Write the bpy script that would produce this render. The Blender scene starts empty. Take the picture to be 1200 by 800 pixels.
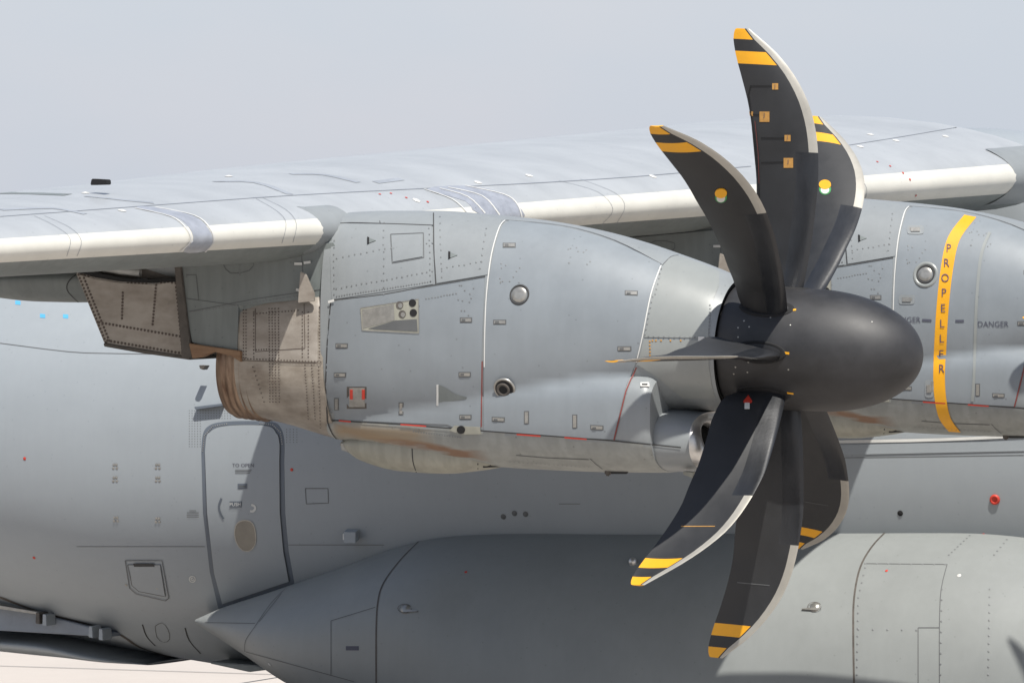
import bpy, bmesh, math, random
from mathutils import Vector, Matrix, noise
from mathutils.bvhtree import BVHTree
R = math.radians
random.seed(7)
sc = bpy.context.scene
COL = sc.collection

# ------------------------------------------------------------------ camera
ZH = 4.7                                   # height of the outboard propeller hub
HUB = Vector((0, 0, ZH))
F, DIST = 7645.0, 55.0                     # focal length in photo pixels (1200 wide), distance to hub
AZ, EL = R(20.18), R(1.337)
CPOS = HUB + DIST * Vector((math.sin(AZ) * math.cos(EL), -math.cos(AZ) * math.cos(EL), math.sin(EL)))
AC = AZ + math.atan(334 / F)
PC = math.atan(170 / F)
FW = Vector((-math.sin(AC) * math.cos(PC), math.cos(AC) * math.cos(PC), -math.sin(PC)))
RT = Vector((math.cos(AC), math.sin(AC), 0))
UP = RT.cross(FW)
cam = bpy.data.cameras.new('camera')
cam.sensor_width = 36; cam.lens = F / 1200 * 36
cam.clip_start = 1; cam.clip_end = 20000
camo = bpy.data.objects.new('camera', cam); COL.objects.link(camo)
camo.matrix_world = Matrix.Translation(CPOS) @ Matrix((RT, UP, -FW)).transposed().to_4x4()
sc.camera = camo

# ------------------------------------------------------------------ light
SUN = Vector((0.395, -0.50, 1.13)).normalized()     # towards the sun
sun_el = math.asin(SUN.z); sun_az = math.atan2(SUN.x, SUN.y)
L = bpy.data.lights.new('sun', 'SUN'); L.energy = 4.9; L.angle = R(0.53); L.color = (1, .96, .89)
Lo = bpy.data.objects.new('sun', L); COL.objects.link(Lo)
Lo.rotation_euler = SUN.to_track_quat('Z', 'Y').to_euler()
w = bpy.data.worlds.new('World'); sc.world = w; w.use_nodes = True
nt = w.node_tree; bg = nt.nodes['Background']
sky = nt.nodes.new('ShaderNodeTexSky'); sky.sky_type = 'NISHITA'; sky.sun_disc = False
sky.sun_elevation = sun_el; sky.sun_rotation = sun_az; sky.air_density = 1.0; sky.dust_density = 1.2; sky.ozone_density = 1.0
# summer haze: the sky is veiled to a pale grey blue, with very faint cloud mottling
mix = nt.nodes.new('ShaderNodeMixRGB'); sep = nt.nodes.new('ShaderNodeSeparateXYZ'); veil = nt.nodes.new('ShaderNodeMapRange')
veil.inputs[1].default_value = .0; veil.inputs[2].default_value = .75; veil.inputs[3].default_value = .85; veil.inputs[4].default_value = .12
veil.interpolation_type = 'SMOOTHSTEP'
tc = nt.nodes.new('ShaderNodeTexCoord')
mp = nt.nodes.new('ShaderNodeMapping'); mp.inputs['Scale'].default_value = (14, 14, 34)
nz = nt.nodes.new('ShaderNodeTexNoise'); nz.inputs['Scale'].default_value = 1.0; nz.inputs['Detail'].default_value = 4
cr = nt.nodes.new('ShaderNodeValToRGB')
cr.color_ramp.elements[0].position = .35; cr.color_ramp.elements[0].color = (6.2, 6.75, 7.75, 1)
cr.color_ramp.elements[1].position = .75; cr.color_ramp.elements[1].color = (6.75, 6.95, 7.75, 1)
for e in cr.color_ramp.elements: e.color = tuple(c / 8 * .70 for c in e.color[:3]) + (1,)
mul = nt.nodes.new('ShaderNodeMixRGB'); mul.blend_type = 'MULTIPLY'; mul.inputs[0].default_value = 1
mul.inputs[2].default_value = (8, 8, 8, 1)
nt.links.new(tc.outputs['Generated'], sep.inputs[0]); nt.links.new(sep.outputs[2], veil.inputs[0]); nt.links.new(veil.outputs[0], mix.inputs[0])
nt.links.new(tc.outputs['Generated'], mp.inputs[0]); nt.links.new(mp.outputs[0], nz.inputs[0])
nt.links.new(nz.outputs[0], cr.inputs[0]); nt.links.new(cr.outputs[0], mul.inputs[1])
nt.links.new(sky.outputs[0], mix.inputs[1]); nt.links.new(mul.outputs[0], mix.inputs[2])
nt.links.new(mix.outputs[0], bg.inputs[0]); bg.inputs[1].default_value = .1
vs = sc.view_settings
vs.view_transform = 'Standard'; vs.look = 'None'; vs.exposure = .5; vs.gamma = 1

# ------------------------------------------------------------------ helpers
def ray(px, py):
    return (FW * F + RT * (px - 600) + UP * (400 - py)).normalized()
def W(px, py, Y=0.0):
    "point of the vertical lengthwise plane Y = const that the photograph shows at px, py"
    d = ray(px, py); t = (Y - CPOS.y) / d.y
    return CPOS + d * t
def link(o, parent=None):
    COL.objects.link(o)
    if parent: o.parent = parent
    return o
def empty(name, loc=(0, 0, 0), parent=None, label=None):
    o = bpy.data.objects.new(name, None); o.empty_display_size = .3
    link(o, parent)
    o.matrix_world = Matrix.Translation(loc)
    if parent:
        o.matrix_parent_inverse = Matrix(); o.location = Vector(loc) - Vector(parent.matrix_world.translation)
    if label: o['label'] = label
    return o
def mesh(name, vs_, fs, mat, parent=None, smooth=True, label=None, mi=None, stuff=False, org=None, sharp=None):
    me = bpy.data.meshes.new(name)
    o_ = ORIGIN.get(parent.name, Vector()) if parent else Vector()
    me.from_pydata([tuple(Vector(v) - o_) for v in vs_], [], fs)
    mats = mat if isinstance(mat, (list, tuple)) else [mat]
    for m in mats: me.materials.append(m)
    if mi: me.polygons.foreach_set('material_index', mi)
    me.polygons.foreach_set('use_smooth', [smooth] * len(fs))
    me.update()
    if sharp: me.set_sharp_from_angle(angle=R(sharp))
    o = bpy.data.objects.new(name, me); link(o, parent)
    if label: o['label'] = label
    if stuff: o['kind'] = 'stuff'
    return o
ORIGIN = {}
class Surf:
    def __init__(s, vs_, fs):
        s.v = [Vector(v) for v in vs_]; s.f = [tuple(f) for f in fs]
        s.b = BVHTree.FromPolygons(s.v, s.f)
    def hit(s, px, py):
        d = ray(px, py); p, n, i, t = s.b.ray_cast(CPOS, d)
        if p is None:
            # just past the outline: nearest point of the surface to the ray
            t = (s.v[0] - CPOS).dot(d)
            best = None
            for _ in range(6):
                q, n, i, dd = s.b.find_nearest(CPOS + d * t); t = (q - CPOS).dot(d); best = q, n
            p, n = best
        if n.dot(d) > 0: n = -n
        return p, n
def join_surf(*ss):
    v = []; f = []
    for s in ss:
        o = len(v); v += s.v; f += [tuple(i + o for i in g) for g in s.f]
    return Surf(v, f)

def grid_poly(outline, g, holes=()):
    bm = bmesh.new()
    bm.faces.new([bm.verts.new((x, y, 0)) for x, y in outline])
    xs = [p[0] for p in outline]; ys = [p[1] for p in outline]
    x = math.floor(min(xs) / g) * g + g
    while x < max(xs):
        bmesh.ops.bisect_plane(bm, geom=bm.verts[:] + bm.edges[:] + bm.faces[:], plane_co=(x + .013, 0, 0), plane_no=(1, 0, 0)); x += g
    y = math.floor(min(ys) / g) * g + g
    while y < max(ys):
        bmesh.ops.bisect_plane(bm, geom=bm.verts[:] + bm.edges[:] + bm.faces[:], plane_co=(0, y + .013, 0), plane_no=(0, 1, 0)); y += g
    return bm
def smooth_line(pts, n=6, closed=False):
    "Catmull-Rom through the points"
    out = []; m = len(pts)
    rng = range(m if closed else m - 1)
    for i in rng:
        P = [pts[(i + k) % m] if closed else pts[min(max(i + k, 0), m - 1)] for k in (-1, 0, 1, 2)]
        for j in range(n):
            t = j / n
            out.append(tuple(.5 * ((2 * P[1][c]) + (-P[0][c] + P[2][c]) * t + (2 * P[0][c] - 5 * P[1][c] + 4 * P[2][c] - P[3][c]) * t * t + (-P[0][c] + 3 * P[1][c] - 3 * P[2][c] + P[3][c]) * t ** 3) for c in range(2)))
    if not closed: out.append(tuple(pts[-1]))
    return out
def panel(name, outline, surf, mat, parent, h=.006, g=7, label=None, skirt=True, raised=None):
    bm = grid_poly(outline, g)
    bm.verts.ensure_lookup_table(); bm.verts.index_update()
    vs_ = []; ns = []
    for v in bm.verts:
        p, n = surf.hit(v.co.x, v.co.y); vs_.append(p + n * h); ns.append(n)
    fs = []
    for f in bm.faces:
        idx = [v.index for v in f.verts]
        a, b, c = vs_[idx[0]], vs_[idx[1]], vs_[idx[2]]
        fs.append(idx)
    # orient all alike
    if fs:
        nn = Vector()
        for idx in fs:
            for k in range(1, len(idx) - 1): nn += (vs_[idx[k]] - vs_[idx[0]]).cross(vs_[idx[k + 1]] - vs_[idx[0]])
        if nn.dot(ns[0]) < 0: fs = [list(reversed(i)) for i in fs]
    nf = len(fs)
    if skirt:
        cnt = {}
        for i in fs:
            for a, b in zip(i, i[1:] + i[:1]): cnt[(a, b)] = 1
        for (a, b) in list(cnt):
            if (b, a) not in cnt:
                k = len(vs_)
                vs_ += [vs_[b], vs_[a], vs_[a] - ns[a] * (h + .004), vs_[b] - ns[b] * (h + .004)]
                fs.append([k, k + 1, k + 2, k + 3])
    bm.free()
    return mesh(name, vs_, fs, mat, parent, True, label)
def strip_geo(pts, width, surf, h=.002, step=5):
    "ribbon of the given width (metres) along a pixel path, laid on the surface"
    P = []
    for a, b in zip(pts, pts[1:]):
        n = max(1, int(math.dist(a, b) / step))
        for i in range(n): P.append((a[0] + (b[0] - a[0]) * i / n, a[1] + (b[1] - a[1]) * i / n))
    P.append(pts[-1])
    H = [surf.hit(*p) for p in P]
    vs_ = []; fs = []
    for i, (p, n) in enumerate(H):
        q = H[min(i + 1, len(H) - 1)][0] - H[max(i - 1, 0)][0]
        s = n.cross(q)
        s = s.normalized() * width / 2 if s.length > 1e-9 else Vector((0, 0, width / 2))
        vs_ += [p + s + n * h, p - s + n * h]
        if i: k = 2 * i; fs.append((k - 2, k - 1, k + 1, k))
    return vs_, fs
def strips(name, paths, width, surf, mat, parent, h=.002, label=None, step=5, stuff=False):
    V = []; Fc = []
    for p in paths:
        v, f = strip_geo(p, width, surf, h, step); o = len(V)
        V += v; Fc += [tuple(i + o for i in g) for g in f]
    return mesh(name, V, Fc, mat, parent, True, label, stuff=stuff)
def seam(paths, surf, mat, parent, width=.008, h=.002, label=None, name='panel_seam'):
    for p in paths: strips(name, [p], width, surf, mat, parent, h, label)
def dots(name, pts, rad, surf, mat, parent, h=.003, sides=6, label=None, stuff=True):
    V = []; Fc = []
    for x, y in pts:
        p, n = surf.hit(x, y)
        u = n.orthogonal().normalized(); v = n.cross(u); o = len(V)
        V.append(p + n * (h + rad * .25))
        V += [p + n * h + (u * math.cos(6.2832 * k / sides) + v * math.sin(6.2832 * k / sides)) * rad for k in range(sides)]
        Fc += [(o, o + 1 + k, o + 1 + (k + 1) % sides) for k in range(sides)]
    return mesh(name, V, Fc, mat, parent, False, label, stuff=stuff)
def along(pts, step, jitter=0):
    out = []
    for a, b in zip(pts, pts[1:]):
        n = max(1, round(math.dist(a, b) / step))
        for i in range(n): out.append((a[0] + (b[0] - a[0]) * i / n + random.uniform(-jitter, jitter), a[1] + (b[1] - a[1]) * i / n + random.uniform(-jitter, jitter)))
    out.append(pts[-1]); return out
def text(name, body, px, py, size, surf, mat, parent, rot=0, h=.004, sx=1.0, label=None, bold=0.0, slant=0):
    c = bpy.data.curves.new(name, 'FONT'); c.body = body; c.align_x = 'CENTER'; c.align_y = 'CENTER'; c.resolution_u = 3; c.offset = bold
    o = bpy.data.objects.new(name, c); COL.objects.link(o)
    me = bpy.data.meshes.new_from_object(o.evaluated_get(bpy.context.evaluated_depsgraph_get()))
    bpy.data.objects.remove(o)
    V = []
    cs, sn = math.cos(rot), math.sin(rot)
    for v in me.vertices:
        x, y = v.co.x * size * sx, v.co.y * size
        p, n = surf.hit(px + x * cs - y * sn, py - (x * sn + y * cs + slant * x)); V.append(p + n * h)
    fs = [tuple(p.vertices) for p in me.polygons]
    if not V: return
    return mesh(name, V, fs, mat, parent, False, label)

def lerp(a, b, t): return a + (b - a) * t
def interp(tab, t):
    "smooth (monotone-ish cubic) interpolation of rows (t, a, b, c...)"
    if t <= tab[0][0]: return tab[0][1:]
    if t >= tab[-1][0]: return tab[-1][1:]
    for i in range(len(tab) - 1):
        if tab[i][0] <= t <= tab[i + 1][0]: break
    t0, t1 = tab[i][0], tab[i + 1][0]; h = t1 - t0; s = (t - t0) / h
    out = []
    for k in range(1, len(tab[0])):
        def slope(j):
            if j <= 0: return (tab[1][k] - tab[0][k]) / (tab[1][0] - tab[0][0])
            if j >= len(tab) - 1: return (tab[-1][k] - tab[-2][k]) / (tab[-1][0] - tab[-2][0])
            a = (tab[j][k] - tab[j - 1][k]) / (tab[j][0] - tab[j - 1][0]); b = (tab[j + 1][k] - tab[j][k]) / (tab[j + 1][0] - tab[j][0])
            return 0 if a * b <= 0 else 2 * a * b / (a + b)
        m0, m1 = slope(i) * h, slope(i + 1) * h; a, b = tab[i][k], tab[i + 1][k]
        out.append((2 * s**3 - 3 * s**2 + 1) * a + (s**3 - 2 * s**2 + s) * m0 + (-2 * s**3 + 3 * s**2) * b + (s**3 - s**2) * m1)
    return out
def loft(tab, n, m=96, cap0=True, cap1=True, tilt=0.0, y0=0.0):
    """tab rows: X, ztop, zbottom, zcentre, halfwidth, exponent above, exponent below[, ycentre]; vertical sections along X"""
    V = []; Fc = []
    a, b = tab[0][0], tab[-1][0]
    for i in range(n + 1):
        t = lerp(a, b, i / n); zt, zb, zc, w_, nu, nl = interp(tab, t)[:6]
        yc = interp(tab, t)[6] if len(tab[0]) > 7 else y0
        for k in range(m):
            ph = 2 * math.pi * k / m; c, s = math.cos(ph), math.sin(ph)
            e = nu if c >= 0 else nl; hh = (zt - zc) if c >= 0 else (zc - zb)
            z = math.copysign(abs(c) ** (2 / e), c) * hh; y = math.copysign(abs(s) ** (2 / e), s) * w_
            V.append(Vector((t + tilt * z * (i / n) ** 3, yc + y, zc + z)))
    for i in range(n):
        for k in range(m):
            k2 = (k + 1) % m
            Fc.append((i * m + k, (i + 1) * m + k, (i + 1) * m + k2, i * m + k2))
    if cap0: Fc.append(tuple(reversed([k for k in range(m)])))
    if cap1: Fc.append(tuple(n * m + k for k in range(m)))
    # outward orientation
    if True:
        f = Fc[m // 4]; p = V[f[0]]; nn = (V[f[1]] - V[f[0]]).cross(V[f[2]] - V[f[0]])
        if nn.y * (p.y - (y0 if len(tab[0]) < 8 else tab[0][7])) < 0: Fc = [tuple(reversed(f)) for f in Fc]
    return V, Fc
def revolve(prof, m, centre, axis, side=None):
    "profile rows (x along axis, radius)"
    ax = Vector(axis).normalized(); u = Vector((0, 1, 0)); v = ax.cross(u).normalized(); u = v.cross(ax)
    V = []; Fc = []
    for x, r in prof:
        for k in range(m):
            a = 2 * math.pi * k / m
            V.append(Vector(centre) + ax * x + (u * math.cos(a) + v * math.sin(a)) * r)
    for i in range(len(prof) - 1):
        for k in range(m):
            k2 = (k + 1) % m; Fc.append((i * m + k, i * m + k2, (i + 1) * m + k2, (i + 1) * m + k))
    return V, Fc
def slab(name, outline, Y0, Y1, mat, parent, label=None, plane=None, bev=.012):
    "polygon seen at plane Y0 with thickness to Y1"
    P = [W(x, y, plane if plane is not None else Y0) for x, y in outline]
    n = len(P)
    bm = bmesh.new()
    f = [bm.verts.new((p.x, Y0, p.z)) for p in P]; b = [bm.verts.new((p.x, Y1, p.z)) for p in P]
    bm.faces.new(f); bm.faces.new(list(reversed(b)))
    for i in range(n): bm.faces.new((f[i], b[i], b[(i + 1) % n], f[(i + 1) % n]))
    bmesh.ops.recalc_face_normals(bm, faces=bm.faces)
    if bev: bmesh.ops.bevel(bm, geom=bm.edges[:], offset=bev, segments=2, affect='EDGES', clamp_overlap=True)
    bm.verts.index_update()
    V = [v.co.copy() for v in bm.verts]; Fc = [tuple(v.index for v in g.verts) for g in bm.faces]; bm.free()
    o = mesh(name, V, Fc, mat, parent, True, label, sharp=35)
    return o, Surf(V, Fc)
def box_geo(c, ax, ay, az):
    c = Vector(c); V = [c + ax * i + ay * j + az * k for i in (-1, 1) for j in (-1, 1) for k in (-1, 1)]
    return V, [(0, 1, 3, 2), (4, 6, 7, 5), (0, 4, 5, 1), (2, 3, 7, 6), (0, 2, 6, 4), (1, 5, 7, 3)]
def tube_geo(pts, r, m=10):
    V = []; Fc = []
    for i, p in enumerate(pts):
        d = (Vector(pts[min(i + 1, len(pts) - 1)]) - Vector(pts[max(i - 1, 0)])).normalized()
        u = d.orthogonal().normalized(); v = d.cross(u)
        for k in range(m): V.append(Vector(p) + (u * math.cos(6.2832 * k / m) + v * math.sin(6.2832 * k / m)) * r)
        if i:
            for k in range(m):
                k2 = (k + 1) % m; o = (i - 1) * m; Fc.append((o + k, o + k2, o + m + k2, o + m + k))
    Fc += [tuple(range(m)), tuple(reversed(range(len(V) - m, len(V))))]
    return V, Fc

# ------------------------------------------------------------------ materials
K = .68                                    # base colours are well below the sunlit values
def srgb(r, g, b):
    f = lambda c: ((c / 255 + .055) / 1.055) ** 2.4 if c > 10 else c / 255 / 12.92
    return (f(r) * K, f(g) * K, f(b) * K, 1)
def mat(name, col, rough=.5, metal=0.0, var=.12, scale=2.0, stretch=(1, 1, 1), col2=None, bump=.0, bscale=60, spec=.5, spots=0.0, streak=0.0):
    m = bpy.data.materials.new(name); m.use_nodes = True; N = m.node_tree; b = N.nodes['Principled BSDF']
    b.inputs['Roughness'].default_value = rough; b.inputs['Metallic'].default_value = metal
    b.inputs['Specular IOR Level'].default_value = spec
    t = N.nodes.new('ShaderNodeTexCoord'); mp = N.nodes.new('ShaderNodeMapping'); mp.inputs['Scale'].default_value = stretch
    N.links.new(t.outputs['Object'], mp.inputs[0])
    n = N.nodes.new('ShaderNodeTexNoise'); n.inputs['Scale'].default_value = scale; n.inputs['Detail'].default_value = 8; n.inputs['Roughness'].default_value = .62
    N.links.new(mp.outputs[0], n.inputs[0])
    r = N.nodes.new('ShaderNodeValToRGB'); c2 = col2 or tuple(c * (1 - var * 2) for c in col[:3]) + (1,)
    c1 = tuple(min(1, c * (1 + (0 if col2 else var * .6))) for c in col[:3]) + (1,)
    r.color_ramp.elements[0].position = .3; r.color_ramp.elements[0].color = c2
    r.color_ramp.elements[1].position = .62; r.color_ramp.elements[1].color = c1
    N.links.new(n.outputs[0], r.inputs[0]); out = r.outputs[0]
    if streak:                                  # dirt streaks running aft and down
        mp2 = N.nodes.new('ShaderNodeMapping'); mp2.inputs['Scale'].default_value = (9, 9, 1.1)
        n2 = N.nodes.new('ShaderNodeTexNoise'); n2.inputs['Scale'].default_value = 1.5; n2.inputs['Detail'].default_value = 6
        r2 = N.nodes.new('ShaderNodeValToRGB'); r2.color_ramp.elements[0].position = .42; r2.color_ramp.elements[0].color = (1 - streak,) * 3 + (1,)
        r2.color_ramp.elements[1].position = .6; r2.color_ramp.elements[1].color = (1, 1, 1, 1)
        mm = N.nodes.new('ShaderNodeMixRGB'); mm.blend_type = 'MULTIPLY'; mm.inputs[0].default_value = 1
        N.links.new(t.outputs['Object'], mp2.inputs[0]); N.links.new(mp2.outputs[0], n2.inputs[0]); N.links.new(n2.outputs[0], r2.inputs[0])
        N.links.new(out, mm.inputs[1]); N.links.new(r2.outputs[0], mm.inputs[2]); out = mm.outputs[0]
    if spots:                                   # little stone chips and grime specks
        v = N.nodes.new('ShaderNodeTexVoronoi'); v.inputs['Scale'].default_value = 9; v.inputs['Randomness'].default_value = 1
        N.links.new(t.outputs['Object'], v.inputs[0])
        r3 = N.nodes.new('ShaderNodeValToRGB'); r3.color_ramp.elements[0].position = .055; r3.color_ramp.elements[0].color = (1 - spots,) * 3 + (1,)
        r3.color_ramp.elements[1].position = .10; r3.color_ramp.elements[1].color = (1, 1, 1, 1)
        mm = N.nodes.new('ShaderNodeMixRGB'); mm.blend_type = 'MULTIPLY'; mm.inputs[0].default_value = 1
        N.links.new(v.outputs['Distance'], r3.inputs[0]); N.links.new(out, mm.inputs[1]); N.links.new(r3.outputs[0], mm.inputs[2]); out = mm.outputs[0]
    N.links.new(out, b.inputs['Base Color'])
    # uneven gloss
    mr = N.nodes.new('ShaderNodeMapRange'); mr.inputs[3].default_value = rough * .82; mr.inputs[4].default_value = min(1, rough * 1.25)
    N.links.new(n.outputs[0], mr.inputs[0]); N.links.new(mr.outputs[0], b.inputs['Roughness'])
    if bump:
        n3 = N.nodes.new('ShaderNodeTexNoise'); n3.inputs['Scale'].default_value = bscale; n3.inputs['Detail'].default_value = 4
        N.links.new(t.outputs['Object'], n3.inputs[0])
        bp = N.nodes.new('ShaderNodeBump'); bp.inputs['Strength'].default_value = bump; bp.inputs['Distance'].default_value = .01
        N.links.new(n3.outputs[0], bp.inputs['Height']); N.links.new(bp.outputs[0], b.inputs['Normal'])
    return m
G = srgb(147, 152, 154)
M = dict(
    paint=mat('grey_aircraft_paint', G, .42, var=.05, scale=1.6, stretch=(.6, 1, 1.3), spots=.22, streak=.03, bump=.03, bscale=3),
    door=mat('cowl_door_paint', srgb(140, 147, 152), .40, var=.05, scale=1.9, spots=.25, streak=.025, bump=.03, bscale=3),
    nose=mat('nose_cowl_paint', srgb(150, 154, 152), .30, var=.04, scale=2.5, spots=.1, bump=.02, bscale=3),
    lower=mat('lower_cowl_paint', srgb(158, 161, 157), .5, var=.07, scale=2.2, spots=.3, streak=.12),
    fuse=mat('fuselage_paint', srgb(161, 168, 173), .42, var=.035, scale=.9, stretch=(.5, 1, 1), spots=.12, streak=.015, bump=.16, bscale=1.3),
    pod=mat('sponson_paint', srgb(150, 154, 153), .42, var=.04, scale=1.2, spots=.15, streak=.02, bump=.14, bscale=1.4),
    walk=mat('walkway_paint', srgb(160, 166, 174), .6, var=.1, scale=6),
    walk2=mat('faded_seam_grey', srgb(128, 134, 144), .6, var=.1),
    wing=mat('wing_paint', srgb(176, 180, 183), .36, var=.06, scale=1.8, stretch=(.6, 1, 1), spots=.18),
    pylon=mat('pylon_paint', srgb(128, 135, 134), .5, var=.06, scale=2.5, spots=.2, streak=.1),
    white=mat('leading_edge_white', srgb(228, 226, 216), .35, var=.05, scale=2, spots=.12),
    bright=mat('edge_glint_and_mark_white', srgb(222, 222, 218), .5, var=.05),
    dark=mat('seam_sealant', srgb(58, 58, 58), .7, var=.1),
    mid=mat('seam_grey', srgb(98, 100, 101), .6, var=.1),
    frame=mat('door_frame_paint', srgb(106, 115, 126), .5, var=.08),
    black=mat('black_void', srgb(18, 18, 20), .8, var=.1),
    blade=mat('blade_paint', srgb(40, 41, 43), .52, var=.12, scale=5, spots=.15, spec=.5, bump=.05, bscale=18),
    boot=mat('rubber_boot', srgb(42, 44, 48), .32, var=.15, scale=8, stretch=(1, 1, .4), bump=.06, bscale=40),
    spinner=mat('spinner_paint', srgb(46, 46, 48), .54, var=.3, scale=3.2, spec=.5, bump=.04, bscale=20, spots=.2),
    yellow=mat('warning_yellow', srgb(246, 176, 22), .45, var=.04, scale=6),
    nickel=mat('nickel_edge', srgb(190, 186, 176), .42, metal=.35, var=.05, scale=6),
    tan=mat('heat_stained_titanium', srgb(178, 171, 162), .45, metal=.15, col2=srgb(146, 137, 127), scale=3.5, stretch=(1, 1, 2), spots=.1, bump=.05, bscale=9),
    tan2=mat('heat_stained_shroud', srgb(186, 178, 166), .38, metal=.25, col2=srgb(138, 127, 114), scale=3.4, stretch=(.8, 1, 1.6), bump=.08, bscale=7),
    rust=mat('scorched_exhaust', srgb(172, 148, 126), .4, metal=.4, col2=srgb(104, 78, 60), scale=5, stretch=(4, .6, .6)),
    strut=mat('sooty_strut', srgb(92, 86, 80), .6, var=.2, scale=12),
    chrome=mat('polished_lip', srgb(236, 234, 230), .34, metal=.85, var=.12, scale=5),
    steel=mat('latch_steel', srgb(176, 174, 168), .35, metal=.6, var=.1, scale=20),
    silver=mat('slat_joint_metal', srgb(196, 200, 208), .3, metal=.4, var=.1, scale=9, spots=.3),
    cream=mat('belly_fairing_paint', srgb(168, 167, 154), .5, var=.06, scale=2.5, streak=.15),
    stain=mat('oil_stain', srgb(150, 118, 88), .5, col2=srgb(122, 88, 60), scale=9, stretch=(.3, 1, 3)),
    red=mat('red_marking', srgb(214, 62, 44), .5, var=.05),
    brick=mat('red_sealant', srgb(138, 62, 56), .6, var=.1),
    blue=mat('blue_tape', srgb(90, 178, 224), .5, var=.05),
    ink=mat('stencil_ink', srgb(82, 84, 98), .6, var=.05),
    purple=mat('stripe_letter_ink', srgb(98, 78, 96), .6, var=.05),
    rivet=mat('rivet_dark', srgb(92, 80, 72), .5, var=.1),
    rivetg=mat('rivet_grey', srgb(128, 131, 132), .5, var=.1),
    tape=mat('amber_tape', srgb(196, 146, 74), .5, var=.1, scale=30),
    green=mat('green_sticker', srgb(70, 160, 90), .5, var=.1),
    glass=mat('window_glass', srgb(128, 122, 110), .12, var=.15, scale=3, spec=.8),
    bluegrey=mat('ramp_structure_paint', srgb(136, 144, 154), .5, var=.08, scale=5),
    tarmac=mat('concrete_apron', srgb(203, 194, 185), .85, var=.06, scale=.12, spots=0),
)

def stained(m, x0, z0, x1, z1, half, col):
    "an oil stain that keeps its own place on the panel: a ragged band between two points of the object"
    N = m.node_tree; b = N.nodes['Principled BSDF']; src = b.inputs['Base Color'].links[0].from_socket
    t = N.nodes.new('ShaderNodeTexCoord'); s_ = N.nodes.new('ShaderNodeSeparateXYZ'); N.links.new(t.outputs['Object'], s_.inputs[0])
    def op(k, a, b_, c=None):
        n = N.nodes.new('ShaderNodeMath'); n.operation = k
        for i, v in enumerate((a, b_, c)):
            if v is None: continue
            if isinstance(v, (int, float)): n.inputs[i].default_value = v
            else: N.links.new(v, n.inputs[i])
        return n.outputs[0]
    mp = N.nodes.new('ShaderNodeMapping'); mp.inputs['Scale'].default_value = (1.2, 1, 7); N.links.new(t.outputs['Object'], mp.inputs[0])
    nz = N.nodes.new('ShaderNodeTexNoise'); nz.inputs['Scale'].default_value = 2.2; nz.inputs['Detail'].default_value = 7; N.links.new(mp.outputs[0], nz.inputs[0])
    k = (z1 - z0) / (x1 - x0)
    dz = op('SUBTRACT', s_.outputs[2], op('MULTIPLY_ADD', s_.outputs[0], k, z0 - k * x0))
    dz = op('ADD', dz, op('MULTIPLY', op('SUBTRACT', nz.outputs[0], .5), .10))
    band = op('SUBTRACT', 1.0, op('DIVIDE', op('ABSOLUTE', dz, None), half))
    end = op('MINIMUM', op('MULTIPLY', op('SUBTRACT', s_.outputs[0], x0 - .05), 6), op('MULTIPLY', op('SUBTRACT', x1, s_.outputs[0]), 2.5))
    f = op('MINIMUM', op('MAXIMUM', band, 0), op('MAXIMUM', end, 0)); f = op('MINIMUM', op('MULTIPLY', f, op('MULTIPLY', nz.outputs[0], 2.6)), .85)
    mm = N.nodes.new('ShaderNodeMixRGB'); N.links.new(f, mm.inputs[0]); N.links.new(src, mm.inputs[1]); mm.inputs[2].default_value = col
    N.links.new(mm.outputs[0], b.inputs['Base Color'])
a_ = W(392, 503, -.5) - HUB; b_ = W(578, 536, -.45) - HUB
stained(M['lower'], a_.x, a_.z, b_.x, b_.z, .05, srgb(128, 88, 56))
a_ = W(386, 505, -.5) - HUB; b_ = W(520, 512, -.45) - HUB
stained(M['lower'], a_.x, a_.z, b_.x, b_.z, .09, srgb(158, 140, 114))

# ------------------------------------------------------------------ the setting
me_v = [(-9000, -3000, 0), (9000, -3000, 0), (9000, 15000, 0), (-9000, 15000, 0)]
g = mesh('ground', me_v, [(0, 1, 2, 3)], M['tarmac'], None, False); g['kind'] = 'structure'
g['label'] = 'pale concrete airfield apron below the aircraft'
# expansion joints of the apron slabs
V = []; Fc = []
for k in range(-14, 15):
    for (c, ax, ay) in (((k * 7.5 - 30, 90, .004), (.02, 0), (0, 150)), ((-30, 60 + k * 7.5, .004), (150, 0), (0, .02))):
        o = len(V); z = .004 if ax[0] < 1 else .008
        V += [(c[0] - ax[0], c[1] - ay[1], z), (c[0] + ax[0], c[1] - ay[1], z), (c[0] + ax[0], c[1] + ay[1], z), (c[0] - ax[0], c[1] + ay[1], z)]
        Fc.append((o, o + 1, o + 2, o + 3))
o = mesh('expansion_joint', V, Fc, M['mid'], g, False, stuff=True)

AIR = empty('military_transport_aircraft', (0, 12.0, 0))
AIR['label'] = 'grey military turboprop transport aircraft with eight-bladed black propellers parked on concrete'
AIR['category'] = 'aircraft'
ORIGIN[AIR.name] = Vector((0, 12.0, 0))
def sub(name, loc, label=None):
    o = bpy.data.objects.new(name, None); o.empty_display_size = .3; link(o, AIR)
    o.location = Vector(loc) - ORIGIN[AIR.name]; ORIGIN[o.name] = Vector(loc)
    if label: o['label'] = label
    return o

# offset from the outboard to the inboard engine, solved from the twin portholes
def proj(P):
    d = Vector(P) - CPOS; z = d.dot(FW); return (600 + F * d.dot(RT) / z, 400 - F * d.dot(UP) / z)
S = 6.25
P0 = W(609, 346, -.68)
q = W(1085, 322, -.68 + S)
VOFF = q - P0

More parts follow.
